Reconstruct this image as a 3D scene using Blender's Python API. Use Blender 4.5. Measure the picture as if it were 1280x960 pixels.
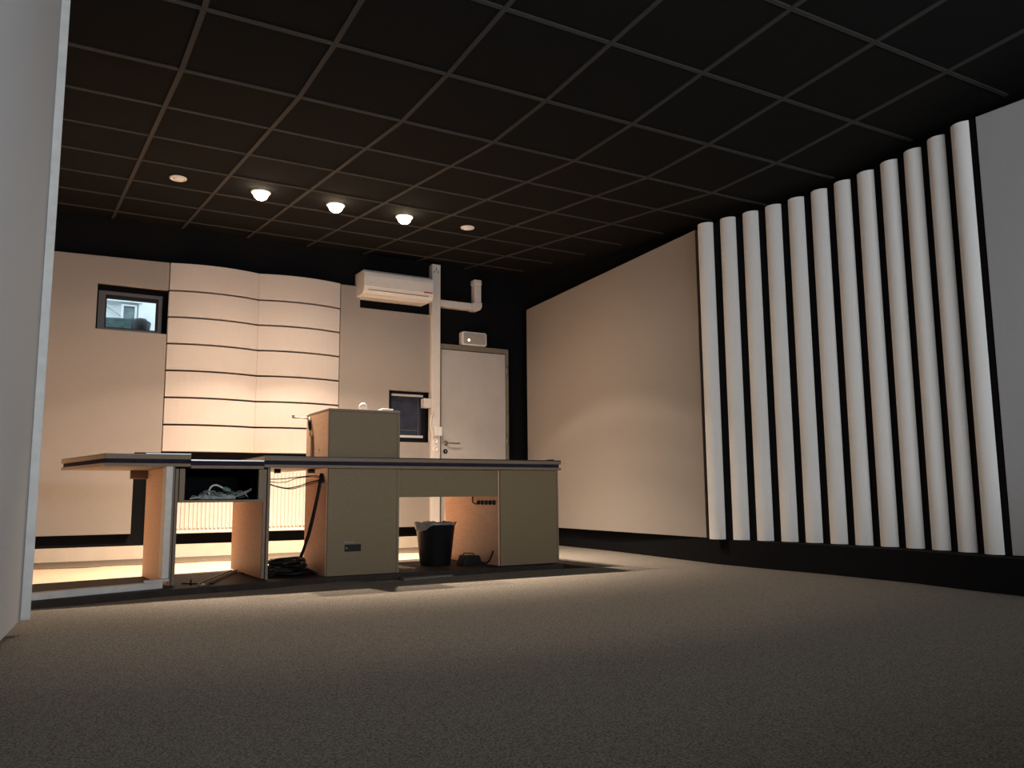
import bpy, bmesh, math, random
from mathutils import Vector, Matrix
random.seed(7)
for o in list(bpy.data.objects): bpy.data.objects.remove(o)
S = bpy.context.scene
COL = S.collection

# ------------------------------------------------------------------ camera
F = 1049.19
YAW, PITCH, ROLL = 0.5273, 0.1321, -0.0083
cy, sy, cp, sp = math.cos(YAW), math.sin(YAW), math.cos(PITCH), math.sin(PITCH)
fw = Vector((sy*cp, cy*cp, sp)); rt = Vector((cy, -sy, 0)); up = rt.cross(fw)
cr, sr = math.cos(ROLL), math.sin(ROLL)
r2 = rt*cr + up*sr; u2 = -rt*sr + up*cr
cam = bpy.data.cameras.new('camera'); co = bpy.data.objects.new('camera', cam); COL.objects.link(co)
co.matrix_world = Matrix(((r2.x, u2.x, -fw.x, 0), (r2.y, u2.y, -fw.y, 0), (r2.z, u2.z, -fw.z, 0.52), (0, 0, 0, 1)))
cam.sensor_width = 36; cam.lens = F/1280*36; cam.clip_start = 0.02; cam.clip_end = 100
S.camera = co

# ------------------------------------------------------------------ world, exposure
W = bpy.data.worlds.new('world'); S.world = W; W.use_nodes = True
W.node_tree.nodes['Background'].inputs[0].default_value = (0.72, 0.9, 1.0, 1)
W.node_tree.nodes['Background'].inputs[1].default_value = 3.4
S.view_settings.view_transform = 'Standard'; S.view_settings.look = 'None'
S.view_settings.exposure = 0.0; S.view_settings.gamma = 1.0; S.view_settings.use_curve_mapping = False

# ------------------------------------------------------------------ cool daylight from behind the camera, lamp set at an added rear window
def area(name, loc, rot, sx, sy_, power, col):
    l = bpy.data.lights.new(name, 'AREA'); l.shape = 'RECTANGLE'; l.size = sx; l.size_y = sy_
    l.energy = power; l.color = col
    o = bpy.data.objects.new(name, l); COL.objects.link(o); o.location = loc; o.rotation_euler = rot
    return o
DAY = 112.0
dl_ = area('daylight', (1.8, -1.93, 1.17), (math.radians(90+12), 0, math.radians(-5)), 2.5, 0.26, DAY, (0.88, 0.94, 1.0))
dl_.data.spread = math.radians(150)

# ------------------------------------------------------------------ materials
def mat(name, col, rough=0.6, nscale=0, namt=0.0, bump=0.0, bscale=None, metallic=0.0, spec=0.5, col2=None, emit=None, estr=0, stretch=(1, 1, 1), detail=6):
    m = bpy.data.materials.new(name); m.use_nodes = True
    nt = m.node_tree; b = nt.nodes['Principled BSDF']
    b.inputs['Base Color'].default_value = (*col, 1); b.inputs['Roughness'].default_value = rough
    b.inputs['Metallic'].default_value = metallic
    b.inputs['Specular IOR Level'].default_value = spec
    if nscale:
        tc = nt.nodes.new('ShaderNodeTexCoord'); mp = nt.nodes.new('ShaderNodeMapping')
        mp.inputs['Scale'].default_value = stretch
        nt.links.new(tc.outputs['Object'], mp.inputs['Vector'])
        n = nt.nodes.new('ShaderNodeTexNoise'); n.inputs['Scale'].default_value = nscale; n.inputs['Detail'].default_value = detail
        nt.links.new(mp.outputs['Vector'], n.inputs['Vector'])
        r = nt.nodes.new('ShaderNodeValToRGB')
        a = tuple(max(0, c*(1-namt)) for c in col); c2 = col2 or tuple(min(1, c*(1+namt)) for c in col)
        r.color_ramp.elements[0].color = (*a, 1); r.color_ramp.elements[1].color = (*c2, 1)
        r.color_ramp.elements[0].position = 0.3; r.color_ramp.elements[1].position = 0.7
        nt.links.new(n.outputs['Fac'], r.inputs['Fac']); nt.links.new(r.outputs['Color'], b.inputs['Base Color'])
        if bump:
            n2 = nt.nodes.new('ShaderNodeTexNoise'); n2.inputs['Scale'].default_value = bscale or nscale; n2.inputs['Detail'].default_value = 4
            nt.links.new(mp.outputs['Vector'], n2.inputs['Vector'])
            bp = nt.nodes.new('ShaderNodeBump'); bp.inputs['Strength'].default_value = bump; bp.inputs['Distance'].default_value = 0.01
            nt.links.new(n2.outputs['Fac'], bp.inputs['Height']); nt.links.new(bp.outputs['Normal'], b.inputs['Normal'])
    if emit:
        b.inputs['Emission Color'].default_value = (*emit, 1); b.inputs['Emission Strength'].default_value = estr
    return m
M = dict(
    black=mat('black_wall_paint', (0.006, 0.006, 0.007), 0.9, 60, 0.3, 0.2, spec=0.1),
    tile=mat('black_ceiling_tile', (0.0060, 0.0054, 0.0050), 0.95, 220, 0.35, 0.3, spec=0.15),
    grid=mat('dark_ceiling_grid', (0.024, 0.022, 0.0205), 0.8, 40, 0.1),
    carpet=mat('speckled_carpet', (0.205, 0.187, 0.167), 0.97, 190, 0.55, 0.9, 260, spec=0.1, col2=(0.43, 0.395, 0.35)),
    wood=mat('pale_wood_floor', (0.44, 0.32, 0.225), 0.45, 9, 0.18, 0.05, stretch=(1, 9, 9)),
    glue=mat('brown_carpet_backing', (0.10, 0.075, 0.05), 0.9, 50, 0.4, 0.5),
    slab=mat('dark_brown_board', (0.035, 0.026, 0.022), 0.6, 20, 0.3, 0.1, spec=0.2),
    under=mat('dark_underlay', (0.012, 0.010, 0.009), 0.9, 60, 0.4, 0.3, spec=0.1),
    cream=mat('cream_paint', (0.62, 0.53, 0.43), 0.6, 8, 0.05, 0.05),
    fabric=mat('beige_fabric', (0.335, 0.305, 0.282), 0.95, 420, 0.10, 0.25, 500, spec=0.1),
    greyfab=mat('grey_fabric', (0.36, 0.36, 0.365), 0.95, 420, 0.10, 0.25, 500, spec=0.1),
    greyfab_lit=mat('grey_fabric_lit', (0.58, 0.58, 0.585), 0.95, 420, 0.10, 0.25, 500, spec=0.1),  # same fabric as greyfab, lightened to stand in for stronger light on the left
    greycable=mat('grey_cable_sheath', (0.30, 0.33, 0.315), 0.5, 30, 0.4),
    greengrey=mat('green_grey_plastic', (0.16, 0.24, 0.20), 0.5, 30, 0.2),
    curved=mat('pale_stretched_fabric', (0.64, 0.585, 0.545), 0.9, 420, 0.06, 0.2, 500, spec=0.15),
    slat=mat('off_white_slat_felt', (0.78, 0.76, 0.73), 0.9, 300, 0.05, 0.2, 400, spec=0.15),
    white=mat('white_painted_metal', (0.72, 0.68, 0.64), 0.4, 12, 0.04),
    plastic=mat('white_plastic', (0.78, 0.76, 0.73), 0.35, 15, 0.03),
    rad=mat('white_radiator_enamel', (0.60, 0.565, 0.52), 0.4, 12, 0.03),
    door=mat('grey_white_door', (0.50, 0.475, 0.45), 0.5, 6, 0.04),
    dframe=mat('olive_door_frame', (0.20, 0.175, 0.13), 0.5, 20, 0.1),
    lam=mat('olive_beige_laminate', (0.205, 0.150, 0.078), 0.6, 160, 0.12, 0.05),
    edge=mat('brown_board_edge', (0.225, 0.160, 0.105), 0.6, 120, 0.15, 0.05),
    orange=mat('orange_beech_laminate', (0.64, 0.39, 0.25), 0.55, 14, 0.08, 0.04, stretch=(1, 1, 6)),
    blacklam=mat('black_laminate', (0.012, 0.012, 0.015), 0.35, 30, 0.2),
    filler=mat('dark_blue_filler_strip', (0.030, 0.027, 0.042), 0.9, 30, 0.2, spec=0.05),
    alu=mat('aluminium_edge', (0.40, 0.38, 0.36), 0.3, 40, 0.08, metallic=0.3),
    whitewood=mat('white_painted_wood', (0.68, 0.67, 0.64), 0.6, 20, 0.08, 0.1),
    rubber=mat('black_rubber', (0.006, 0.006, 0.0065), 0.5, 60, 0.3, spec=0.25),
    binp=mat('black_bin_plastic', (0.006, 0.0055, 0.007), 0.5, 30, 0.2, spec=0.4),
    liner=mat('milky_bin_liner', (0.22, 0.205, 0.20), 0.3, 30, 0.2, 0.4),
    steel=mat('brushed_steel', (0.40, 0.38, 0.35), 0.35, 60, 0.1, metallic=0.8),
    brass=mat('cable_brown_strap', (0.17, 0.075, 0.025), 0.6, 60, 0.2),
    red=mat('red_print', (0.55, 0.03, 0.03), 0.5, 30, 0.1),
    darkframe=mat('grey_window_frame', (0.10, 0.095, 0.10), 0.5, 30, 0.06),
    nightglass=mat('dark_blue_glass', (0.035, 0.045, 0.075), 0.15, 10, 0.25),
    render=mat('white_facade_render', (0.80, 0.82, 0.82), 0.9, 12, 0.05, 0.2),
    greypane=mat('grey_outdoor_pane', (0.22, 0.27, 0.28), 0.3, 8, 0.3),
    darkgreen=mat('dark_green_tarpaulin', (0.05, 0.085, 0.085), 0.8, 14, 0.4, 0.3),
    diffuser=mat('ribbed_diffuser', (0.42, 0.38, 0.35), 0.4, 60, 0.2),
    lamp=mat('lit_bulb', (1, 0.9, 0.75), 0.4, emit=(1.0, 0.80, 0.55), estr=30),
    led=mat('lit_indicator', (1, 1, 0.9), 0.4, emit=(1.0, 0.95, 0.7), estr=6),
)
g = bpy.data.materials.new('clear_glass'); g.use_nodes = True
gb = g.node_tree.nodes['Principled BSDF']
gb.inputs['Transmission Weight'].default_value = 1.0; gb.inputs['Roughness'].default_value = 0.0; gb.inputs['IOR'].default_value = 1.1
M['glass'] = g

# ------------------------------------------------------------------ helpers
def tag(o, label=None, cat=None, group=None, kind=None):
    if label: o['label'] = label
    if cat: o['category'] = cat
    if group: o['group'] = group
    if kind: o['kind'] = kind
    return o
def rootloc(p):
    v = Vector((0, 0, 0))
    while p: v += p.location; p = p.parent
    return v
def empty(name, loc, label=None, cat=None, group=None, kind=None):
    o = bpy.data.objects.new(name, None); COL.objects.link(o); o.location = loc; o.empty_display_size = 0.1
    return tag(o, label, cat, group, kind)
class MB:
    def __init__(s): s.bm = bmesh.new()
    def box(s, x0, x1, y0, y1, z0, z1, mtx=None):
        vs = [s.bm.verts.new((x, y, z)) for z in (z0, z1) for x, y in ((x0, y0), (x1, y0), (x1, y1), (x0, y1))]
        if mtx: 
            for v in vs: v.co = mtx @ v.co
        for f in ((3, 2, 1, 0), (4, 5, 6, 7), (0, 1, 5, 4), (1, 2, 6, 5), (2, 3, 7, 6), (3, 0, 4, 7)):
            s.bm.faces.new([vs[i] for i in f])
        return s
    def prism(s, poly, z0, z1, axis='z'):
        # poly: list of 2-D points, extruded along axis
        def P(a, b, c):
            return {'z': (a, b, c), 'x': (c, a, b), 'y': (a, c, b)}[axis]
        lo = [s.bm.verts.new(P(a, b, z0)) for a, b in poly]; hi = [s.bm.verts.new(P(a, b, z1)) for a, b in poly]
        n = len(poly)
        s.bm.faces.new(lo); s.bm.faces.new(hi)
        for i in range(n): s.bm.faces.new((lo[i], lo[(i+1) % n], hi[(i+1) % n], hi[i]))
        return s
    def ring(s, c, u, v, r, n):
        return [s.bm.verts.new(c + u*(r*math.cos(2*math.pi*k/n)) + v*(r*math.sin(2*math.pi*k/n))) for k in range(n)]
    def tube(s, pts, r, n=8, caps=True):
        pts = [Vector(p) for p in pts]; rs = r if isinstance(r, (list, tuple)) else [r]*len(pts)
        prev = None; u = None
        for i, p in enumerate(pts):
            d = (pts[min(i+1, len(pts)-1)] - pts[max(i-1, 0)]).normalized()
            if u is None:
                a = Vector((0, 0, 1)) if abs(d.z) < 0.9 else Vector((1, 0, 0)); u = d.cross(a).normalized()
            else:
                u = (u - d*u.dot(d)); u = u.normalized() if u.length > 1e-6 else d.orthogonal().normalized()
            v = d.cross(u)
            rg = s.ring(p, u, v, rs[i], n)
            if prev:
                for k in range(n): s.bm.faces.new((prev[k], prev[(k+1) % n], rg[(k+1) % n], rg[k])).smooth = True
            elif caps: s.bm.faces.new(rg[::-1])
            prev = rg
        if caps: s.bm.faces.new(prev)
        return s
    def lathe(s, c, prof, n=32, d='z'):
        c = Vector(c); prev = None
        u, v, w = {'z': (Vector((1, 0, 0)), Vector((0, 1, 0)), Vector((0, 0, 1))), 'y': (Vector((1, 0, 0)), Vector((0, 0, 1)), Vector((0, 1, 0))),
                   'x': (Vector((0, 1, 0)), Vector((0, 0, 1)), Vector((1, 0, 0)))}[d]
        for r, h in prof:
            rg = s.ring(c + w*h, u, v, max(r, 1e-4), n)
            if prev:
                for k in range(n): s.bm.faces.new((prev[k], prev[(k+1) % n], rg[(k+1) % n], rg[k])).smooth = True
            prev = rg
        return s
    def build(s, name, m, parent=None, bevel=0, origin=None, **t):
        bmesh.ops.recalc_face_normals(s.bm, faces=s.bm.faces)
        me = bpy.data.meshes.new(name)
        if parent is not None: off = rootloc(parent); loc = Vector((0, 0, 0))
        else:
            xs = [v.co for v in s.bm.verts]
            off = Vector(origin) if origin else Vector(((min(v.x for v in xs)+max(v.x for v in xs))/2, (min(v.y for v in xs)+max(v.y for v in xs))/2, min(v.z for v in xs)))
            loc = off
        for v in s.bm.verts: v.co -= off
        s.bm.to_mesh(me); s.bm.free()
        o = bpy.data.objects.new(name, me); COL.objects.link(o); o.location = loc
        if parent is not None: o.parent = parent
        me.materials.append(M[m] if isinstance(m, str) else m)
        if bevel:
            b = o.modifiers.new('bevel', 'BEVEL'); b.width = bevel; b.segments = 2; b.limit_method = 'ANGLE'; b.angle_limit = math.radians(40)
        return tag(o, **t)
def box(name, m, a, parent=None, bevel=0, **t): return MB().box(*a).build(name, m, parent, bevel, **t)
def spline(pts, n=6):
    P = [Vector(p) for p in pts]; P = [P[0]*2-P[1]] + P + [P[-1]*2-P[-2]]; out = []
    for i in range(1, len(P)-2):
        a, b, c, d = P[i-1:i+3]
        for k in range(n):
            t = k/n
            out.append(0.5*((2*b)+(c-a)*t+(2*a-5*b+4*c-d)*t*t+(3*b-a-3*c+d)*t**3))
    out.append(P[-2]); return out

# ------------------------------------------------------------------ room shell
YF = 8.22                      # face of the black far wall
def ceil_z(y):
    if y >= 4.2934: return 2.6694 + 0.0982*(y-4.2934)
    if y >= 3.6935: return 2.6694 - 0.0145*(y-4.2934)
    return 2.6781 - 0.0709*(y-3.6935)

box('floor', 'wood', (-1.2, 5.4, -2.15, 8.7, -0.15, -0.012), kind='structure')
# ceiling: black tiles in a dark grid, folded along two grid lines
ys_ = [-2.0, 3.6935, 4.2934, 8.7]
poly = [(y, ceil_z(y)+0.012) for y in ys_] + [(8.7, 3.6), (-2.0, 3.6)]
ceiling = MB().prism(poly, -1.2, 5.4, 'x').build('ceiling', 'tile', kind='structure', origin=(0, 0, 0))
GX = [-0.0213+0.6*a for a in range(-2, 9)]
GY = {}
for k in range(2, 9): GY[k] = 4.2934+0.5971*(k-2)
GY[1] = 3.6935
for k in range(0, -6, -1): GY[k] = 3.6935-0.5985*(1-k)
tile_mesh = {}
for k in range(-5, 8):
    ya, yb = GY[k]+0.012, min(GY[k+1]-0.012, 8.21)
    za, zb = ceil_z(ya), ceil_z(yb)
    for a in range(1, len(GX)-1):
        x0, x1 = GX[a]+0.012, GX[a+1]-0.012
        
        if x0 > 4.7 or (GY[k+1] < 3.9 and x1 < 0.1): continue
        if k not in tile_mesh:
            mb = MB(); vs = [mb.bm.verts.new((x, y, z)) for z0 in (0.004, 0.011) for x, y, z in
                             ((-.288, 0, z0), (.288, 0, z0), (.288, yb-ya, zb-za+z0), (-.288, yb-ya, zb-za+z0))]
            for f in ((3, 2, 1, 0), (4, 5, 6, 7), (0, 1, 5, 4), (1, 2, 6, 5), (2, 3, 7, 6), (3, 0, 4, 7)): mb.bm.faces.new([vs[i] for i in f])
            bmesh.ops.recalc_face_normals(mb.bm, faces=mb.bm.faces)
            me = bpy.data.meshes.new('ceiling_tile'); mb.bm.to_mesh(me); mb.bm.free(); me.materials.append(M['tile']); tile_mesh[k] = me
        o = bpy.data.objects.new('ceiling_tile', tile_mesh[k]); COL.objects.link(o); o.parent = ceiling
        o.location = ((x0+x1)/2, ya, za)
for gx in GX[1:-1]:
    mb = MB()
    segs = [(-1.98, 3.6935), (3.6935, 4.2934), (4.2934, 8.21)]
    if gx < 0.05: segs = [(3.92, 4.2934), (4.2934, 8.21)]
    for y0, y1 in segs:
        for s in (0,):
            vs = [mb.bm.verts.new((x, y, ceil_z(y)+dz)) for dz in (-0.004, 0.009) for x, y in ((gx-.013, y0), (gx+.013, y0), (gx+.013, y1), (gx-.013, y1))]
            for f in ((3, 2, 1, 0), (4, 5, 6, 7), (0, 1, 5, 4), (1, 2, 6, 5), (2, 3, 7, 6), (3, 0, 4, 7)): mb.bm.faces.new([vs[i] for i in f])
    mb.build('grid_bar', 'grid', ceiling)
for k in range(-4, 9):
    y = GY[k]; z = ceil_z(y)
    if y > 8.1: continue
    x0 = -0.29 if y > 3.95 else 0.08
    MB().box(x0, 4.74, y-.012, y+.012, z-.003, z+.009).build('grid_bar', 'grid', ceiling)

def wall_xz(name, x0, x1, y0, y1, z0, z1, holes, m='black', **t):
    mb = MB(); xs = sorted({x0, x1, *[h[0] for h in holes], *[h[1] for h in holes]})
    for a, b in zip(xs, xs[1:]):
        cuts = sorted([(h[2], h[3]) for h in holes if h[0] <= a and h[1] >= b]); z = z0
        for c, d in cuts:
            if c > z: mb.box(a, b, y0, y1, z, c)
            z = d
        if z < z1: mb.box(a, b, y0, y1, z, z1)
    return mb.build(name, m, **t)
wall_xz('wall_far', -0.9, 5.3, YF, 8.6, -0.012, 3.2, [(0.47, 1.10, 2.0, 2.45), (3.30, 3.745, 1.10, 1.64)], kind='structure', origin=(0, YF, 0))
wall_xz('wall_rear', -1.2, 5.4, -2.15, -2.0, -0.012, 3.4, [(0.5, 3.1, 1.0, 1.5)], m='greyfab', kind='structure')
box('shade_ledge', 'slab', (0.3, 3.3, -1.99, -1.24, 0.955, 0.985), kind='structure')  # unseen deep sill, added to keep the rear light off the near carpet
# left: near wall slanted a little, then the room steps back
MB().prism([(-1.2, -1.99), (-0.745, -1.99), (-0.115, 3.80), (-0.30, 3.82), (-0.30, 8.22), (-1.2, 8.22)], -0.012, 3.4).build('wall_left', 'cream', kind='structure')
lpn = empty('wall_panel', (0.0, 3.0, 0.054), 'tall grey fabric panel with a white end strip at the left edge', 'wall panel')
MB().prism([(-0.605, -1.95), (0.027, 3.868), (-0.10, 3.868), (-0.73, -1.95)], 0.054, 2.655).build('fabric_face', 'greyfab_lit', lpn)
MB().prism([(0.0275, 3.860), (0.062, 3.862), (0.062, 3.90), (-0.10, 3.90), (-0.10, 3.8685), (0.0275, 3.8685)], 0.054, 2.66).build('end_strip', 'whitewood', lpn, 0.003)
box('wall_right', 'black', (5.02, 5.3, -1.99, 8.22, -0.012, 3.3), kind='structure')
box('wall_right', 'black', (4.86, 5.02, 1.0, 5.0, -0.012, 2.95), kind='structure')
# black plinth below the right-hand panels
bl = [(4.92, 7.95), (4.89, 7.43), (4.784, 6.33), (4.60, 5.15), (4.53, 4.73), (4.512, 4.24), (4.525, 3.82), (4.486, 3.12), (4.40, 2.74), (4.36, 2.43), (4.36, -1.99)]
MB().prism(bl + [(4.855, -1.99), (4.855, 5.02), (5.015, 5.02), (5.015, 7.95)], 0.0, 0.183).build('baseboard_right', 'black', kind='structure')
# cream strip along the foot of the far wall
box('baseboard_far', 'cream', (-0.3, 4.7, 8.195, 8.22, -0.01, 0.107), kind='structure')

# ------------------------------------------------------------------ carpet with the part under the desk cut away
front = [(-0.05, 4.70), (0.065, 4.718), (0.289, 4.762), (0.677, 4.90), (1.0, 4.945), (1.269, 4.985), (1.45, 5.06), (1.60, 5.085), (1.72, 5.115), (1.83, 5.10),
         (1.90, 5.03), (1.98, 4.965), (2.06, 4.96), (2.16, 4.98), (2.50, 5.05), (2.8, 5.10), (3.13, 5.125), (3.34, 5.09), (3.85, 5.01), (3.88, 5.02)]
cp_ = [(-0.735, -1.98), (-0.105, 3.80), (-0.28, 3.83), (-0.28, 4.64), (0.0, 4.70)] + front[1:] + [(3.885, 5.5), (3.89, 6.0), (3.90, 8.19), (4.90, 8.19), (4.90, 7.40), (4.78, 6.33), (4.595, 5.15), (4.525, 4.73), (4.508, 4.24), (4.52, 3.82), (4.48, 3.12), (4.395, 2.74), (4.355, 2.43), (4.355, -1.98)]
MB().prism(cp_, -0.012, 0.0).build('carpet', 'carpet', label='dark grey-brown speckled carpet with a piece cut away around the desk', cat='carpet')
MB().prism([(3.40, 5.14), (3.84, 5.05), (3.875, 5.06), (3.88, 7.3), (3.40, 7.3)], -0.012, -0.008).build('underlay', 'under', label='black underlay sheet on the floor right of the desk', cat='underlay')
# jagged strip of old backing along the far wall
pts = [(-0.29, 8.19), (3.88, 8.19)]; x = 3.88
jag = []
while x > -0.29:
    jag.append((x, 7.50+random.uniform(-.05, .05)+0.03*math.sin(x*9))); x -= random.uniform(.05, .13)
jag.append((-0.29, 7.5))
MB().prism(pts + jag, -0.012, -0.007).build('backing_strip', 'glue', label='ragged brown strip of old carpet backing along the far wall', cat='carpet backing')
# a loose offcut lying in the gap before the desk
MB().prism([(2.125, 5.02), (2.42, 5.07), (2.50, 5.09), (2.42, 5.115), (2.14, 5.125)], -0.012, 0.006).build('carpet_offcut', 'carpet', label='small light offcut of carpet in the gap before the tall cabinet', cat='carpet offcut')

# ------------------------------------------------------------------ base board below the desk
SL = [(-0.02, 4.745), (0.065, 4.765), (0.68, 4.945), (1.27, 5.075), (1.65, 5.145), (2.3, 5.15), (3.42, 5.15)]
MB().prism(SL + [(3.42, 6.25), (2.77, 6.22), (1.28, 6.05), (0.70, 5.90), (0.07, 5.74), (-0.02, 5.72)], -0.010, 0.030).build('base_board', 'slab', bevel=0.002,
    label='low dark brown board on the floor carrying the whole desk', cat='board')

# ------------------------------------------------------------------ far wall: flat fabric panels
def panel(name, rects, label, y0=8.16, y1=8.219, m='fabric', bevel=0.004):
    # rects: outline polygon in x,z
    return MB().prism(rects, y0, y1, 'y').build(name, m, bevel=bevel, label=label, cat='wall panel')
panel('wall_panel', [(-0.28, 0.212), (0.858, 0.212), (0.858, 0.93), (1.078, 0.93), (1.078, 2.018), (0.488, 2.018), (0.488, 2.436), (1.078, 2.436), (1.078, 2.695), (-0.28, 2.665)],
      'beige fabric wall panel with a cut-out for the small lit window')
panel('wall_panel', [(2.728, 0.205), (3.752, 0.205), (3.752, 1.085), (3.268, 1.085), (3.268, 1.625), (3.752, 1.625), (3.752, 2.468), (2.935, 2.468), (2.935, 2.69), (2.728, 2.69)],
      'beige fabric wall panel below the air conditioner, notched around the dark window')
# curved panels: 7 rows x 2 bulging columns
cv = empty('curved_wall_panelling', (1.9, 8.2, 0.945), 'pale curved wall panelling in two bulging columns of seven strips', 'wall panelling')
xs2 = [1.086, 1.902, 2.722]
zrow = [0.945+0.2495*i for i in range(8)]
for r in range(7):
    for c in range(2):
        xa, xb = xs2[c], xs2[c+1]; n = 14; out = []
        R = ((xb-xa)/2)**2/(2*0.072)+0.072/2
        for i in range(n+1):
            x = xa+0.0005+(xb-xa-0.001)*i/n; d = x-(xa+xb)/2
            out.append((x, 8.165-(math.sqrt(R*R-d*d)-(R-0.072))))
        top = zrow[r+1]-0.017
        if r == 6: top = zrow[7]+0.005
        mb = MB().prism(out + [(xb-0.0005, 8.218), (xa+0.0005, 8.218)], zrow[r], top)
        mb.build('panel', 'curved', cv, bevel=0.002)

# small high window
w1 = MB()
fx0, fx1, fz0, fz1 = 0.512, 1.055, 2.03, 2.412
gx0, gx1, gz0, gz1 = 0.570, 1.022, 2.070, 2.380
for a in ((fx0, gx0, fz0, fz1), (gx1, fx1, fz0, fz1), (gx0, gx1, fz0, gz0), (gx0, gx1, gz1, fz1)): w1.box(a[0], a[1], 8.36, 8.42, a[2], a[3])
w1 = w1.build('window_1', 'darkframe', kind='structure')
sash = MB()
for a in ((gx0, gx0+.012, gz0, gz1), (gx1-.020, gx1, gz0, gz1), (gx0+.012, gx1-.020, gz0, gz0+.010), (gx0+.012, gx1-.020, gz1-.034, gz1)): sash.box(a[0], a[1], 8.37, 8.40, a[2], a[3])
sash.build('seal', 'rubber', w1)
box('glass_pane', 'glass', (gx0+.012, gx1-.020, 8.383, 8.388, gz0+.010, gz1-.034), w1)
rv = MB()
for a in ((0.47, fx0, 2.0, 2.45), (fx1, 1.10, 2.0, 2.45), (fx0, fx1, 2.0, fz0), (fx0, fx1, fz1, 2.45)): rv.box(a[0], a[1], 8.37, 8.40, a[2], a[3])
rv.build('reveal', 'black', w1)
# outside: neighbouring facade seen through it
nb = empty('neighbouring_house', (1.2, 11.0, 1.85), 'white rendered house facade seen through the small high window', 'building')
box('wall', 'render', (-1.2, 2.6, 11.06, 11.3, 1.85, 3.6), nb)
box('cornice', 'render', (-0.4, 1.16, 10.98, 11.059, 2.895, 2.93), nb)
box('pilaster', 'render', (1.12, 1.17, 11.0, 11.059, 1.85, 2.894), nb)
fr = MB()
for a in ((0.93, 0.955, 2.66, 2.87), (1.08, 1.105, 2.66, 2.87), (0.955, 1.08, 2.85, 2.87)): fr.box(a[0], a[1], 11.01, 11.059, a[2], a[3])
fr = fr.build('window_frame', 'render', nb)
box('pane', 'greypane', (0.955, 1.08, 11.035, 11.058, 2.66, 2.85), fr)
MB().tube([(0.74, 11.03, 2.84), (0.90, 11.03, 2.74), (0.95, 11.03, 2.70)], 0.004, 6).build('cable', 'greypane', nb)
MB().prism([(0.30, 1.86), (0.30, 2.61), (0.72, 2.59), (0.95, 2.60), (1.08, 2.61), (1.20, 2.585), (1.215, 2.56), (1.195, 2.42), (1.195, 1.86)], 10.5, 10.9, 'y').build('covered_wall', 'darkgreen', bevel=0.02,
    label='dark green covered low wall outside the small high window', cat='low wall')
MB().lathe((1.078, 10.30, 1.85), [(0.001, 0), (0.09, 0), (0.10, 0.3), (0.10, 0.60), (0.09, 0.67), (0.06, 0.71), (0.001, 0.725)], 24).build('planter', 'rubber',
    label='round black container outside the small high window', cat='container')
box('ground_outside', 'render', (-1.2, 2.9, 8.62, 11.3, 1.75, 1.85), kind='structure')

# dark window beside the duct
w2 = MB()
for a in ((3.305, 3.345, 1.103, 1.637), (3.70, 3.743, 1.103, 1.637), (3.345, 3.70, 1.103, 1.15), (3.345, 3.70, 1.60, 1.637)): w2.box(a[0], a[1], 8.30, 8.36, a[2], a[3])
w2 = w2.build('window_2', 'rubber', kind='structure')
box('glass_pane', 'nightglass', (3.345, 3.70, 8.32, 8.335, 1.172, 1.578), w2)
box('frame_bar', 'plastic', (3.345, 3.71, 8.285, 8.30, 1.582, 1.606), w2, 0.002)
box('frame_bar', 'plastic', (3.345, 3.71, 8.285, 8.30, 1.140, 1.166), w2, 0.002)
box('inner_sash', 'darkframe', (3.66, 3.668, 8.308, 8.319, 1.172, 1.578), w2)
box('lower_rail', 'darkframe', (3.36, 3.66, 8.308, 8.319, 1.215, 1.224), w2)
box('shutter', 'rubber', (3.28, 3.77, 8.45, 8.6, 1.08, 1.66), w2)

# radiator in the dark recess below the curved panels
rd = empty('radiator', (1.8, 8.15, 0.2), 'long white ribbed radiator under the curved wall panels', 'radiator')
mb = MB(); x0, x1, za, zb = 1.01, 2.66, 0.205, 0.80
mb.box(x0, x1, 8.152, 8.17, za, zb)
n = int((x1-x0-.06)/.036)
for i in range(n):
    a = x0+.03+i*(x1-x0-.06)/n; w = (x1-x0-.06)/n
    mb.prism([(a+.003, 8.153), (a+.009, 8.138), (a+w-.010, 8.138), (a+w-.003, 8.153)], za+.045, zb-.04)
mb.build('front_panel', 'rad', rd)
mb = MB()
for i in range(60):
    a = x0+.01+i*(x1-x0-.02)/60; mb.box(a, a+.016, 8.155, 8.205, zb+.002, zb+.022)
mb.build('top_grille', 'rad', rd)
box('side_cover', 'rad', (x0-.006, x0-.001, 8.15, 8.21, za, zb+.02), rd)
box('side_cover', 'rad', (x1+.001, x1+.006, 8.15, 8.21, za, zb+.02), rd)
box('convector', 'rad', (x0+.02, x1-.02, 8.172, 8.218, za+.02, zb-.002), rd)
box('front_lip', 'rad', (x0, x1, 8.135, 8.151, za, za+.02), rd, 0.003)

# ------------------------------------------------------------------ air conditioner
ac = empty('air_conditioner', (3.27, 8.1, 2.52), 'white wall-mounted air conditioner with red print above the notched panel', 'air conditioner')
acp = [(8.218, 2.575), (8.02, 2.570), (7.975, 2.582), (7.95, 2.61), (7.935, 2.65), (7.935, 2.76), (7.945, 2.80), (7.975, 2.825), (8.218, 2.825)]
MB().prism([(y, z) for y, z in acp], 2.895, 3.672, 'x').build('body', 'plastic', ac, bevel=0.008)
MB().prism([(7.9425, 2.6115), (7.9415, 2.6145), (7.958, 2.6145), (7.958, 2.6115)], 2.94, 3.615, 'x').build('flap_line', 'rubber', ac)
MB().prism([(8.20, 2.560), (8.04, 2.560), (8.03, 2.5695), (8.20, 2.574)], 2.93, 3.64, 'x').build('outlet_flap', 'plastic', ac)
MB().prism([(7.9335, 2.6465), (7.9335, 2.660), (7.9345, 2.660), (7.9345, 2.6465)], 3.555, 3.655, 'x').build('red_print', 'red', ac)
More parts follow.
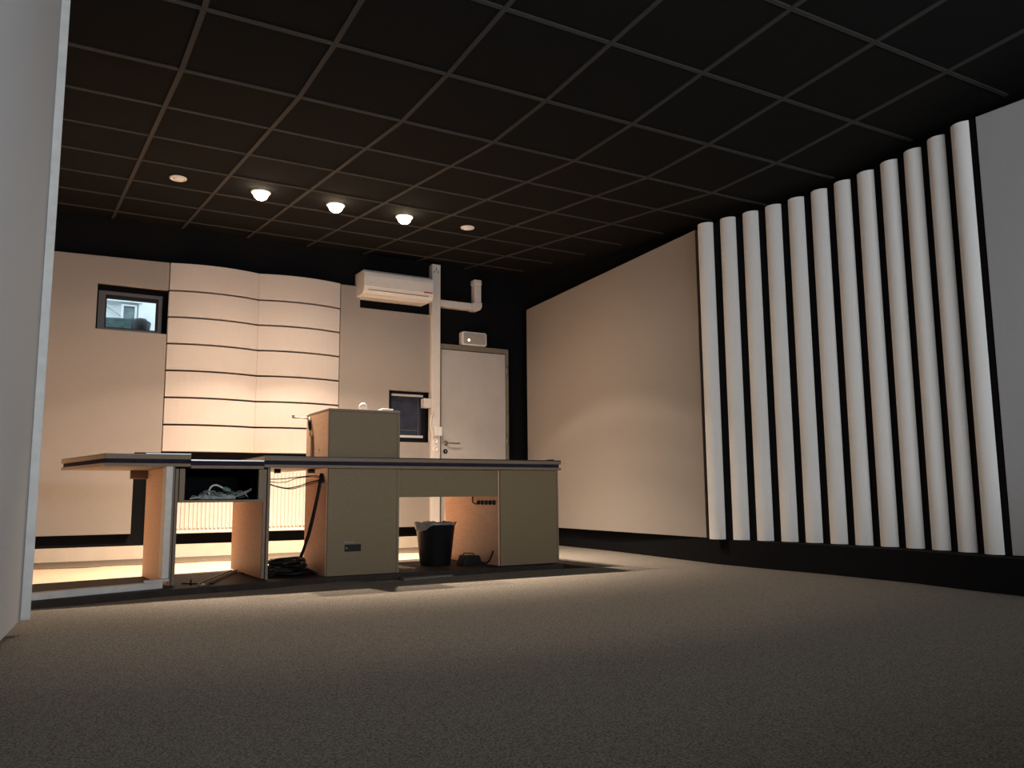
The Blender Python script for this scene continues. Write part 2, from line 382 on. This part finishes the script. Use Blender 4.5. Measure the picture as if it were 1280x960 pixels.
MB().prism([(7.9330, 2.6485), (7.9330, 2.658), (7.9334, 2.658), (7.9334, 2.6485)], 3.593, 3.607, 'x').build('dark_print', 'rubber', ac)
box('sensor_mark', 'darkframe', (2.962, 2.974, 7.9325, 7.9348, 2.682, 2.687), ac)

# ------------------------------------------------------------------ ducts and outlets
dt = empty('cable_duct', (3.77, 8.2, 0.0), 'tall white vertical cable duct between the far panels and the door', 'duct')
box('duct_lid', 'white', (3.735, 3.834, 8.115, 8.19, 0.0, 3.03), dt, 0.005)
box('duct_base', 'white', (3.742, 3.827, 8.1905, 8.218, 0.0, 3.03), dt)
for dx in (-.022, .0, .022):
    box('clip', 'darkframe', (3.782+dx-.004, 3.782+dx+.004, 8.112, 8.1149, 2.93+(0.03 if dx == 0 else 0), 2.96+(0.03 if dx == 0 else 0)), dt)
box('branch_stub', 'white', (3.645, 3.734, 8.12, 8.20, 1.452, 1.552), dt, 0.003)
for z in (1.10, 1.015):
    MB().lathe((3.782, 8.1145, z), [(0.030, 0), (0.030, -.008), (0.020, -.010), (0.017, -.006), (0.001, -.004)], 20, 'y').build('socket', 'plastic', dt)
sw = box('light_switch', 'plastic', (3.752, 3.838, 8.075, 8.1135, 1.155, 1.25), None, 0.004, label='white square switch box on the duct beside the door handle', cat='switch')
MB().tube(spline([(3.752, 8.105, 1.40), (3.715, 8.09, 1.34), (3.712, 8.09, 1.27), (3.722, 8.09, 1.20), (3.74, 8.09, 1.14), (3.752, 8.10, 1.125)]), 0.007, 6).build('loose_cable', 'plastic',
    label='white loose cable looping off the duct beside the dark window', cat='cable')
el = empty('duct_elbow', (4.1, 8.2, 2.56), 'white L-shaped duct running right from the tall duct and turning upward', 'duct')
def slope(x): return 2.605
MB().box(3.837, 4.235, 8.13, 8.218, 2.572, 2.648).build('horizontal_duct', 'white', el, 0.006)
MB().box(4.262, 4.345, 8.13, 8.218, 2.665, 2.86).build('vertical_duct', 'white', el, 0.006)
pl = [(4.2355, 2.566), (4.30, 2.566), (4.335, 2.585), (4.352, 2.62), (4.352, 2.6645), (4.256, 2.6645), (4.256, 2.654), (4.2355, 2.654)]
MB().prism(pl, 8.125, 8.218, 'y').build('corner_piece', 'white', el, 0.004)
MB().box(4.250, 4.350, 8.122, 8.218, 2.8605, 2.925).build('wall_collar', 'white', el, 0.012)

# ------------------------------------------------------------------ door
d1 = box('door_1', 'door', (3.868, 4.668, 8.165, 8.205, 0.01, 2.105), None, 0.003, kind='structure')
fr = MB(); fr.box(3.838, 3.864, 8.155, 8.218, 0, 2.165); fr.box(4.672, 4.703, 8.155, 8.218, 0, 2.165); fr.box(3.864, 4.672, 8.155, 8.218, 2.112, 2.165)
fr.build('door_frame', 'dframe', d1)
for z in (0.25, 1.12, 1.93): MB().tube([(4.676, 8.148, z-.045), (4.676, 8.148, z+.045)], 0.009, 10).build('hinge', 'steel', d1)
h = MB().lathe((3.918, 8.164, 1.085), [(0.027, 0), (0.027, -.008), (0.012, -.010), (0.010, -.05)], 20, 'y'); h.tube(spline([(3.918, 8.115, 1.085), (3.95, 8.11, 1.083), (4.065, 8.11, 1.082)], 4), 0.009, 8)
h.build('door_handle', 'steel', d1)
MB().lathe((3.918, 8.164, 0.995), [(0.026, 0), (0.026, -.006), (0.018, -.008), (0.001, -.008)], 20, 'y').build('lock_rosette', 'rubber', d1)
box('keyhole', 'steel', (3.911, 3.925, 8.153, 8.1555, 0.985, 1.006), d1)

# emergency light over the door
ex = empty('emergency_light', (4.262, 8.2, 2.19), 'white rectangular emergency light with a lit indicator above the door frame', 'emergency light')
def rrect(x0, x1, z0, z1, r):
    out = []
    for cx, cz, a0 in ((x1-r, z1-r, 0), (x0+r, z1-r, 90), (x0+r, z0+r, 180), (x1-r, z0+r, 270)):
        for k in range(6): a = math.radians(a0+k*18); out.append((cx+r*math.cos(a), cz+r*math.sin(a)))
    return out
MB().prism(rrect(4.108, 4.418, 2.172, 2.325, .025), 8.14, 8.218, 'y').build('housing', 'plastic', ex, 0.006)
MB().prism(rrect(4.128, 4.398, 2.188, 2.309, .016), 8.132, 8.1395, 'y').build('lens', 'diffuser', ex, 0.002)
MB().lathe((4.19, 8.1315, 2.228), [(0.012, 0), (0.010, -.005), (0.001, -.007)], 12, 'y').build('indicator', 'led', ex)

# ------------------------------------------------------------------ right side: fabric panels and the curved row of half-round slats
MB().prism([(4.553, 4.885), (4.575, 4.88), (4.905, 8.02), (4.872, 8.03)], 0.188, 2.62).build('wall_panel', 'fabric', bevel=0.003,
    label='large beige fabric panel slanting along the right wall beyond the white slats', cat='wall panel')
MB().prism([(4.500, 2.548), (4.74, -1.98), (4.77, -1.98), (4.535, 2.55)], 0.188, 2.60).build('wall_panel', 'greyfab', bevel=0.003,
    label='grey fabric panel at the right edge, nearer than the white slats', cat='wall panel')
sd = empty('slatted_diffuser', (4.7, 3.62, 0.186), 'row of twelve tall off-white half-round slats on a black backing along the right wall', 'diffuser')
ends = [(4.526, 4.653), (4.573, 4.463), (4.622, 4.29), (4.654, 4.105), (4.672, 3.923), (4.690, 3.742), (4.690, 3.550), (4.675, 3.355), (4.645, 3.161), (4.618, 2.980), (4.571, 2.789), (4.507, 2.593)]
# chord circle: centre (xc,yc), radius R
xc, yc, R0 = 1.66, 3.62, 3.035
bk = []
for i in range(25):
    a = math.radians(-20.4+41*i/24); bk.append((xc+(R0+.008)*math.cos(a), yc+(R0+.008)*math.sin(a)))
bk2 = [(x+.01, y) for x, y in bk][::-1]
MB().prism(bk+bk2, 0.186, 2.60).build('backing', 'black', sd)
a_first = 0.3442
a_last = -0.3425
for i in range(12):
    a = a_first+(a_last-a_first)*i/11          # angle of the near edge
    ch = 0.129/R0
    pn = Vector((xc+R0*math.cos(a), yc+R0*math.sin(a))); pf = Vector((xc+R0*math.cos(a+ch), yc+R0*math.sin(a+ch)))
    t = (pf-pn); c = t.length; t.normalize(); nrm = Vector((-t.y, t.x))
    if nrm.x > 0: nrm = -nrm
    phi = math.radians(66); r = c/2/math.sin(phi); mid = (pn+pf)/2; cen = mid-nrm*(r*math.cos(phi))
    out = [tuple(cen+t*(-r*math.sin(b))+nrm*(r*math.cos(b))) for b in [phi*(1-2*k/14) for k in range(15)]]
    bpts = [tuple(pn-nrm*0.004), tuple(pf-nrm*0.004)]
    out = [tuple(pn)]+out[1:-1]+[tuple(pf)] if (Vector(out[0])-pn).length < (Vector(out[0])-pf).length else [tuple(pn)]+out[::-1][1:-1]+[tuple(pf)]
    o = MB().prism(out+bpts[::-1], 0.187, 2.607).build('slat', 'slat', sd)
    for p in o.data.polygons: p.use_smooth = len(p.vertices) == 4
    e = o.modifiers.new('edges', 'EDGE_SPLIT'); e.split_angle = math.radians(35)

# ------------------------------------------------------------------ ceiling spotlights
def cone(loc, size, power, blend, col=(1.0, 0.785, 0.59), rad=0.03):
    l = bpy.data.lights.new('bulb_light', 'SPOT'); l.energy = power; l.color = col; l.spot_size = math.radians(size); l.spot_blend = blend; l.shadow_soft_size = rad
    return l
WIDE, MID, NARROW = 34.0, 72.0, 900.0
def downlight(x, y, lit, label, group=None):
    z = ceil_z(y)-0.004
    t = empty('ceiling_spotlight', (x, y, z), label, 'spotlight')
    MB().lathe((x, y, z), [(0.040, 0.0), (0.044, -.006), (0.052, -.010), (0.060, -.006), (0.061, 0.0)] if not lit else [(0.056, 0.0), (0.060, -.006), (0.068, -.009), (0.074, -.006), (0.075, 0.0)], 28).build('trim_ring', 'plastic', t)
    if lit:
        MB().lathe((x, y, z), [(0.001, -.062), (0.028, -.058), (0.048, -.042), (0.057, -.020), (0.054, -.002), (0.03, 0.0)], 24).build('bulb', 'lamp', t)
        for size, pw, bl in ((172, WIDE, 0.5), (115, MID, 0.13), (96, NARROW, 1.0)):
            o = bpy.data.objects.new('bulb_light', cone(None, size, pw, bl)); COL.objects.link(o); o.parent = t; o.location = (0, 0, -0.10)
    else:
        MB().lathe((x, y, z), [(0.001, -.022), (0.020, -.020), (0.034, -.012), (0.040, -.002)], 24).build('bulb', 'plastic', t)
LY = 6.388
downlight(0.873, LY, False, 'unlit white ceiling spotlight at the left end of the row, above the small window')
downlight(1.478, LY, True, 'lit ceiling spotlight that glows largest, leftmost of the three lit ones')
downlight(2.078, LY, True, 'lit ceiling spotlight in the middle of the three lit ones')
downlight(2.678, LY, True, 'lit ceiling spotlight above the air conditioner, rightmost of the three lit ones')
downlight(3.278, LY, False, 'unlit white ceiling spotlight at the right end of the row, toward the slats')

# ------------------------------------------------------------------ desk: worktop
YD = 5.14
wt = empty('worktop', (1.9, 5.6, 0.69), 'long black-topped double-board worktop with a lowered middle section', 'worktop')
def sect(z0, z1, poly, name, m, bevel=0.0015): return MB().prism(poly, z0, z1).build(name, m, wt, bevel)
Lp = lambda o: [(0.392+o, YD+o), (0.842-o*0, YD+o), (0.842, 6.02), (0.212+o, 6.02)]
Rp = lambda o: [(1.262, YD+o), (3.402-o, YD+o), (3.402-o, 6.10), (2.164, 6.10), (2.164, 5.175+o*0), (1.656, 5.175), (1.656, 6.05), (1.262, 6.02)]
for P_, tagn in ((Lp, 'left'), (Rp, 'right')):
    sect(0.742, 0.765, P_(0), 'top_board', 'edge')
    sect(0.7655, 0.771, P_(0.0005), 'top_surface', 'blacklam', 0)
    sect(0.7185, 0.7415, P_(0.012 if tagn == 'left' else 0.012), 'filler_strip', 'filler', 0)
    sect(0.700, 0.718, P_(0), 'lower_board', 'edge')
MB().box(0.60, 0.841, YD-.001, YD+.006, 0.7715, 0.7745).build('edge_strip', 'alu', wt)
Cp = lambda o: [(0.8435, YD+o), (1.2605, YD+o), (1.2605, 6.02), (0.8435, 6.02)]
sect(0.7355, 0.742, Cp(0.0), 'lowered_surface', 'alu', 0)
sect(0.709, 0.735, Cp(0.006), 'filler_strip', 'filler', 0)
sect(0.691, 0.7085, Cp(0.0), 'lower_board', 'edge')
box('cable_clamp', 'rubber', (1.395, 1.43, 5.40, 5.43, 0.674, 0.699), wt)
box('cable_clamp', 'rubber', (1.60, 1.64, 5.36, 5.39, 0.674, 0.699), wt)
box('rear_rail', 'edge', (0.60, 0.762, 5.86, 5.90, 0.645, 0.699), wt)
MB().lathe((3.32, 5.16, 0.7712), [(0.030, 0), (0.030, .004), (0.024, .006), (0.001, .006)], 18).build('cable_cap', 'rubber', wt)

# uprights carrying the left half
def board(name, m, x0, x1, y0, y1, z0, z1, parent=None, bevel=0.001, **t): return MB().box(x0, x1, y0, y1, z0, z1).build(name, m, parent, bevel, **t)
ul = empty('desk_upright', (0.785, 5.5, 0.03), 'orange side support under the left worktop with two brown front edges', 'desk support')
MB().prism([(0.7455, 5.185), (0.7615, 5.185), (0.715, 5.90), (0.699, 5.90)], 0.031, 0.699).build('side_panel', 'orange', ul, 0.001)
MB().prism([(0.7665, 5.185), (0.782, 5.185), (0.746, 5.80), (0.7305, 5.80)], 0.031, 0.6895).build('side_panel', 'orange', ul, 0.001)
board('front_edge', 'edge', 0.7455, 0.7620, 5.165, 5.1845, 0.031, 0.699, ul)
board('front_edge', 'edge', 0.7665, 0.7830, 5.165, 5.1845, 0.031, 0.6895, ul)
board('joint', 'rubber', 0.7622, 0.7663, 5.17, 5.18, 0.031, 0.6895, ul, 0)
ur = empty('desk_upright', (1.292, 5.5, 0.03), 'orange side support between the cable box and the tall cabinet', 'desk support')
board('side_panel', 'orange', 1.271, 1.2885, 5.20, 6.02, 0.040, 0.690, ur)
board('side_panel', 'orange', 1.2945, 1.311, 5.20, 5.85, 0.040, 0.699, ur)
board('front_edge', 'edge', 1.271, 1.2885, 5.18, 5.1995, 0.040, 0.690, ur)
board('front_edge', 'edge', 1.2945, 1.311, 5.18, 5.1995, 0.034, 0.699, ur)
board('joint', 'rubber', 1.2887, 1.2943, 5.205, 5.8, 0.04, 0.690, ur, 0)
for y in (5.22, 5.7): board('foot', 'rubber', 1.274, 1.300, y, y+.03, 0.030, 0.0398, ur, 0)

# open box under the lowered middle
cb = empty('cable_box', (1.04, 5.35, 0.495), 'open brown box hanging under the lowered middle of the worktop', 'open box')
x0, x1 = 0.788, 1.268
board('bottom', 'edge', x0, x1, 5.165, 5.72, 0.495, 0.509, cb)
board('side', 'edge', x0, x0+.030, 5.165, 5.72, 0.5095, 0.6895, cb)
board('side', 'edge', x1-.030, x1, 5.165, 5.72, 0.5095, 0.6895, cb)
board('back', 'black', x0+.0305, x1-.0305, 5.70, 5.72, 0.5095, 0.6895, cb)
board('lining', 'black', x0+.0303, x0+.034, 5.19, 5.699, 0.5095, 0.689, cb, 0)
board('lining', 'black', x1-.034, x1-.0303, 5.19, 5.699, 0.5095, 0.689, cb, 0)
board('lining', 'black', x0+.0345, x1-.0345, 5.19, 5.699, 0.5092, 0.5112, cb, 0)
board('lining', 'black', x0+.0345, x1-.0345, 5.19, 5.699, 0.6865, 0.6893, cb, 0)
# in the box: power strip, tangle, plug
ps = empty('power_strip', (1.0, 5.33, 0.512), 'white power strip lying among cables in the open box', 'power strip')
rot = Matrix.Translation((1.02, 5.30, 0.5115)) @ Matrix.Rotation(math.radians(-8), 4, 'Z')
MB().box(-.10, .11, -.028, .028, 0, .026, rot).build('body', 'greycable', ps, 0.005)
for k in range(3):
    MB().lathe(rot @ Vector((-.07+k*.055, 0, .0262)), [(0.020, 0), (0.020, .003), (0.016, .003), (0.015, -.002+.003), (0.001, .001)], 16).build('outlet', 'whitewood', ps)
MB().tube(spline([(0.93, 5.27, .528), (0.90, 5.25, .522), (0.87, 5.24, .519), (0.86, 5.22, .517)]), .004, 6).build('lead', 'plastic', ps)
pg = empty('plug', (1.0, 5.3, 0.54), 'green-grey plug on an arched white lead in the open box', 'plug')
MB().tube(spline([(0.975, 5.27, .540), (0.972, 5.27, .562), (0.985, 5.27, .588), (1.010, 5.27, .597), (1.035, 5.27, .588), (1.052, 5.27, .578)]), .0055, 8).build('lead', 'plastic', pg)
MB().tube([(1.050, 5.27, .579), (1.056, 5.27, .576), (1.070, 5.268, .572), (1.092, 5.265, .563), (1.097, 5.265, .560)], [.007, .012, .015, .012, .005], 12).build('plug_body', 'greengrey', pg)
tg = MB(); rr = random.Random(3)
for k in range(13):
    x = 0.86+rr.random()*0.18; y = 5.215+rr.random()*0.14
    pts = [(x, y, .517)]
    for j in range(5): x += rr.uniform(.01, .055); y += rr.uniform(-.03, .03); pts.append((min(x, 1.21), max(5.20, min(y, 5.4)), .515+rr.random()*.05))
    tg.tube(spline(pts, 4), .0025, 5)
tg.build('cable_tangle', 'greycable', label='tangle of thin grey cables spread over the floor of the open box', cat='cables', kind='stuff')
tg = MB()
for k in range(3): tg.tube(spline([(1.10+.01*k, 5.26, .518), (1.14, 5.26, .530+.006*k), (1.18+.005*k, 5.26, .545+.008*k), (1.215, 5.25, .568+.004*k)], 5), .0025, 5)
tg.build('cable_bunch', 'greycable', label='thin grey cables rising to the right in the open box', cat='cables', kind='stuff')

# white painted frame standing and lying left of the desk
wf = empty('timber_frame', (0.4, 4.95, 0.03), 'white-painted L-shaped wooden frame lying at the left foot of the desk', 'frame')
MB().prism([(0.04, 4.785), (0.705, 5.035), (0.705, 5.095), (0.04, 4.845)], 0.031, 0.066).build('floor_beam', 'whitewood', wf, 0.003)
MB().prism([(0.610, 5.00), (0.738, 5.05), (0.738, 5.163), (0.706, 5.163), (0.706, 5.096), (0.61, 5.06)], 0.0665, 0.078).build('corner_block', 'whitewood', wf, 0.002)
MB().box(0.706, 0.741, 5.095, 5.235, 0.0785, 0.699).build('upright', 'whitewood', wf, 0.002)

# tall cabinet
tc = empty('tall_cabinet', (1.91, 5.4, 0.03), 'tall olive-fronted cabinet with an orange side rising through the worktop', 'cabinet')
X0, X1, Y0, Y1 = 1.668, 2.152, 5.178, 5.66
board('front_panel', 'lam', X0+.004, X1-.017, Y0-.0, Y0+.016, 0.031, 1.064, tc, 0.002)
board('side_panel', 'orange', X0, X0+.016, Y0+.0165, Y1, 0.031, 1.064, tc)
board('side_panel', 'edge', X1-.016, X1, Y0-.001, Y1, 0.031, 1.064, tc)
board('back_panel', 'orange', X0+.017, X1-.017, Y1-.016, Y1, 0.031, 1.064, tc)
board('top_panel', 'edge', X0, X1, Y0-.003, Y1, 1.0645, 1.082, tc, 0.002)
sp_ = board('socket_plate', 'rubber', 1.785, 1.893, Y0-.004, Y0-.0005, 0.178, 0.222, tc, 0.002)
MB().lathe((1.797, Y0-.0045, 0.20), [(0.006, 0), (0.005, -.003), (0.001, -.003)], 10, 'y').build('screw', 'steel', sp_)
tp_ = board('small_label', 'liner', 1.782, 1.845, Y0-.002, Y0-.0005, 0.231, 0.240, tc, 0)
MB().lathe((X0-.0005, 5.275, 0.635), [(0.001, -.002), (0.022, -.002), (0.024, 0)], 18, 'x').build('cable_hole', 'rubber', tc)
MB().lathe((X0-.0005, 5.375, 0.83), [(0.001, -.003), (0.006, -.003), (0.007, 0)], 10, 'x').build('cam_cap', 'steel', tc)
# pedestal with the modesty panel
pc = empty('pedestal_cabinet', (3.15, 5.5, 0.03), 'olive-fronted pedestal cabinet with an orange side at the right end of the desk', 'cabinet')
board('front_panel', 'lam', 2.914, 3.384, 5.18, 5.196, 0.036, 0.699, pc, 0.002)
board('side_panel', 'orange', 2.905, 2.922, 5.1965, 6.06, 0.036, 0.699, pc)
board('side_panel', 'edge', 3.385, 3.402-.004, 5.178, 6.06, 0.036, 0.699, pc)
board('back_panel', 'orange', 2.923, 3.384, 6.044, 6.06, 0.036, 0.699, pc)
board('plinth', 'blacklam', 2.93, 3.375, 5.20, 6.0, 0.030, 0.0355, pc, 0)
for k in range(5):
    MB().lathe((2.9045, 5.245+.058*k, 0.472), [(0.016, 0), (0.016, -.014), (0.012, -.018), (0.001, -.018)], 14, 'x').build('socket', 'rubber', pc)
MB().tube(spline([(2.893, 5.56, 0.52), (2.89, 5.555, 0.50), (2.885, 5.54, 0.475), (2.885, 5.50, 0.462), (2.886, 5.47, 0.466)]), .006, 6).build('socket_lead', 'rubber', pc)
board('modesty_panel', 'lam', 2.154, 2.9035, 5.200, 5.216, 0.515, 0.699, None, 0.002, label='olive cross panel under the worktop between the tall cabinet and the pedestal', cat='desk panel')

# bits on and beside the tall cabinet
MB().lathe((1.945, 5.32, 1.0825), [(0.001, 0), (0.015, .003), (0.026, .018), (0.029, .032), (0.024, .048), (0.012, .058), (0.001, .061)], 24).build('white_ball', 'plastic',
    label='small round white object on top of the tall cabinet', cat='ball')
wp = empty('white_folded_cloth', (2.07, 5.3, 1.083), 'flat white folded cloth on top of the tall cabinet at its right end', 'cloth')
MB().prism([(2.02, 5.24), (2.135, 5.25), (2.14, 5.36), (2.03, 5.35)], 1.0825, 1.0915).build('lower_fold', 'plastic', wp, 0.004)
MB().prism([(2.05, 5.245), (2.137, 5.253), (2.14, 5.36), (2.06, 5.35)], 1.092, 1.104).build('upper_fold', 'plastic', wp, 0.005)
hb = empty('bracket_arm', (1.6, 5.6, 1.0), 'thin metal bracket arm sticking out left from the top of the tall cabinet', 'bracket')
MB().tube([(1.55, 5.60, 1.052), (1.667, 5.60, 1.050)], .005, 8).build('arm', 'steel', hb)
MB().lathe((1.557, 5.60, 1.055), [(0.009, 0), (0.010, .008), (0.006, .016), (0.001, .020)], 12).build('end_knob', 'steel', hb)
MB().lathe((1.655, 5.60, 1.062), [(0.006, 0), (0.007, .008), (0.001, .014)], 12).build('pivot_knob', 'steel', hb)
MB().tube([(1.662, 5.585, 1.055), (1.660, 5.57, 1.02), (1.658, 5.56, 0.975)], [.009, .011, .008], 8).build('clamp', 'rubber', hb)
MB().tube([(1.661, 5.545, 1.04), (1.659, 5.545, 1.00), (1.658, 5.55, .965)], [.005, .008, .006], 8).build('clamp', 'rubber', hb)
MB().tube([(1.657, 5.552, 0.965), (1.657, 5.535, 0.925)], .004, 6).build('strap_tail', 'brass', hb)
board('hanging_strap', 'brass', 1.660, 1.666, 5.500, 5.540, 0.772, 0.925, None, 0.001, label='brown strap hanging down the orange side of the tall cabinet', cat='strap')

# cables between the upright and the tall cabinet
def cable(pts, r, label, m='rubber', n=8): return MB().tube(spline(pts, n), r, 7).build('cable', m, label=label, cat='cable')
cable([(1.314, 5.28, .633), (1.40, 5.27, .634), (1.50, 5.27, .645), (1.60, 5.27, .655), (1.664, 5.275, .650)], .003, 'thin black cable stretched nearly straight, topmost between upright and tall cabinet')
cable([(1.314, 5.30, .620), (1.38, 5.29, .613), (1.44, 5.29, .617), (1.50, 5.29, .638), (1.58, 5.28, .648), (1.664, 5.28, .644)], .0025, 'thin black cable with a shallow kink, just under the topmost one')
cable([(1.314, 5.26, .608), (1.36, 5.25, .590), (1.43, 5.25, .577), (1.50, 5.25, .588), (1.57, 5.26, .610), (1.662, 5.27, .633)], .0035, 'sagging black cable, thickest of the thin ones between upright and tall cabinet')
cable([(1.314, 5.27, .606), (1.38, 5.26, .583), (1.46, 5.26, .572), (1.54, 5.265, .590), (1.662, 5.272, .625)], .0025, 'lowest sagging thin black cable between upright and tall cabinet')
cb2 = empty('cable_bundle', (1.62, 5.3, 0.1), 'thick pair of black cables hanging from the hole in the tall cabinet side', 'cables')
MB().tube(spline([(1.655, 5.275, .668), (1.650, 5.268, .64), (1.640, 5.275, .56), (1.615, 5.30, .40), (1.585, 5.33, .24), (1.562, 5.36, .145)]), .010, 8).build('lead', 'rubber', cb2)
MB().tube(spline([(1.652, 5.262, .650), (1.646, 5.262, .60), (1.625, 5.28, .45), (1.592, 5.30, .28), (1.550, 5.33, .150)]), .008, 8).build('lead', 'rubber', cb2)
MB().tube(spline([(1.658, 5.27, .665), (1.662, 5.255, .64), (1.655, 5.25, .612)]), .012, 8).build('tie', 'rubber', cb2)
# heap of coiled cable
hp = MB(); rr = random.Random(11)
for k in range(16):
    cx, cy2 = 1.50+rr.uniform(-.035, .03), 5.47+rr.uniform(-.06, .06); a, b = .09+rr.uniform(-.03, .05), .14+rr.uniform(-.05, .05); z = .042+k*.0048
    ph = rr.uniform(0, 6.28); tilt = rr.uniform(-.03, .03); el = rr.uniform(-.5, .5)
    pts = []
    for j in range(29):
        t = 2*math.pi*j/28; u_, v_ = a*math.cos(t), b*math.sin(t)
        pts.append((min(1.652, max(1.325, cx+u_*math.cos(el)-v_*math.sin(el)*.6)), cy2+u_*math.sin(el)+v_*math.cos(el), max(.041, z+tilt*math.sin(t+ph)+.005*math.sin(3*t+ph))))
    hp.tube(pts, .0095, 7)
for k in range(4):
    y = 5.27+.05*k; hp.tube(spline([(1.345, y, .041+.01*(k % 2)), (1.41, y+.03, .070+.012*k), (1.50, y+.02, .085+.008*k), (1.58, y+.05, .075), (1.635, y-.01, .043)], 5), .009, 7)
hp.build('cable_coil', 'rubber', label='heap of coiled black cable on the base board left of the tall cabinet', cat='cable coil')
board('floor_block', 'orange', 1.600, 1.664, 5.215, 5.24, 0.031, 0.115, None, 0.001, label='small orange wooden block at the foot of the tall cabinet side', cat='block') if False else None

# aluminium rails lying on the base board
rl = empty('rail', (1.1, 5.25, 0.03), 'grooved brown aluminium rail lying diagonally on the base board below the cable box', 'rail')
dv = (Vector((1.235, 5.86, 0))-Vector((0.89, 5.06, 0))); dl = dv.length; dv.normalize(); nv = Vector((dv.y, -dv.x, 0))
for k, (w0, w1, hgt) in enumerate(((0, .012, .016), (.0125, .036, .008), (.0365, .048, .016))):
    p = Vector((0.89, 5.06, 0))
    q = [p+nv*w0, p+dv*dl+nv*w0, p+dv*dl+nv*w1, p+nv*w1]
    MB().prism([(v.x, v.y) for v in q], 0.031, 0.031+hgt).build('flange' if k != 1 else 'web', 'steel' if k == 1 else 'edge', rl)
MB().tube([(0.865, 5.12, .0305), (0.865, 5.12, .062)], .005, 8).build('bolt', 'rubber', label='small dark bolt standing on the base board beside the left support', cat='bolt')
MB().tube(spline([(0.83, 5.2, .036), (0.87, 5.16, .036), (0.93, 5.14, .036), (0.99, 5.10, .036)]), .004, 6).build('cord_scrap', 'rubber', label='short scrap of dark cord on the base board near the bolt', cat='cord')

# waste bin
bn = empty('waste_bin', (2.61, 5.60, 0.0305), 'black round waste bin with a milky liner under the worktop', 'waste bin')
MB().lathe((2.61, 5.60, 0.0305), [(0.001, 0), (0.106, 0), (0.110, .006), (0.140, .275), (0.146, .282), (0.148, .292), (0.142, .294), (0.136, .28), (0.106, .02), (0.001, .012)], 40).build('bin_body', 'binp', bn)
lm = MB(); nn = 64; prev = None; rr = random.Random(5)
ph = [rr.uniform(0, 6.28) for _ in range(4)]
for r_, z_, w_ in ((0.132, .24, .0), (0.137, .285, .001), (0.146, .304, .004), (0.152, .300, .005), (0.150, .290, .003)):
    rg = []
    for k in range(nn):
        t = 2*math.pi*k/nn; wv = w_*(math.sin(7*t+ph[0])+.6*math.sin(13*t+ph[1])+.5*math.sin(23*t+ph[2]))
        drop = 0.0
        if z_ == .290: drop = -.045*max(0, math.cos(t-math.radians(200)))**4+.008*math.cos(3*t)
        rg.append(lm.bm.verts.new((2.61+(r_+wv*.6)*math.cos(t), 5.60+(r_+wv*.6)*math.sin(t), .0305+z_+wv+drop)))
    if prev:
        for k in range(nn): lm.bm.faces.new((prev[k], prev[(k+1) % nn], rg[(k+1) % nn], rg[k])).smooth = True
    prev = rg
lm.build('bin_liner', 'liner', bn)

# black power supply with its lead
pw = empty('power_supply', (2.83, 5.5, 0.0305), 'black wedge-shaped power supply lying beside the waste bin', 'power supply')
MB().prism([(2.735, .0305), (2.895, .0305), (2.865, .098), (2.762, .100)], 5.40, 5.52, 'y').build('housing', 'rubber', pw, 0.006)
MB().tube(spline([(2.765, 5.47, .100), (2.775, 5.47, .112), (2.81, 5.47, .113), (2.85, 5.47, .108), (2.855, 5.47, .099)]), .004, 6).build('handle', 'rubber', pw)
MB().tube(spline([(2.892, 5.46, .05), (2.897, 5.38, .045), (2.895, 5.32, .060), (2.893, 5.27, .105), (2.893, 5.25, .135)]), .006, 6).build('lead', 'rubber', pw)
MB().tube(spline([(2.738, 5.46, .036), (2.69, 5.40, .036), (2.72, 5.35, .036), (2.80, 5.36, .036), (2.89, 5.34, .036)]), .004, 6).build('lead', 'rubber', pw)

# ------------------------------------------------------------------ unseen rear window, added as a source for the cool light
w3 = MB()
for a in ((0.5, 0.56, 1.0, 1.5), (3.04, 3.1, 1.0, 1.5), (0.56, 3.04, 1.0, 1.05), (0.56, 3.04, 1.45, 1.5), (1.77, 1.83, 1.05, 1.45)): w3.box(a[0], a[1], -2.11, -2.05, a[2], a[3])
w3 = w3.build('added_window', 'plastic', kind='structure')
box('glass_pane', 'glass', (0.56, 1.77, -2.085, -2.08, 1.05, 1.45), w3); box('glass_pane', 'glass', (1.83, 3.04, -2.085, -2.08, 1.05, 1.45), w3)
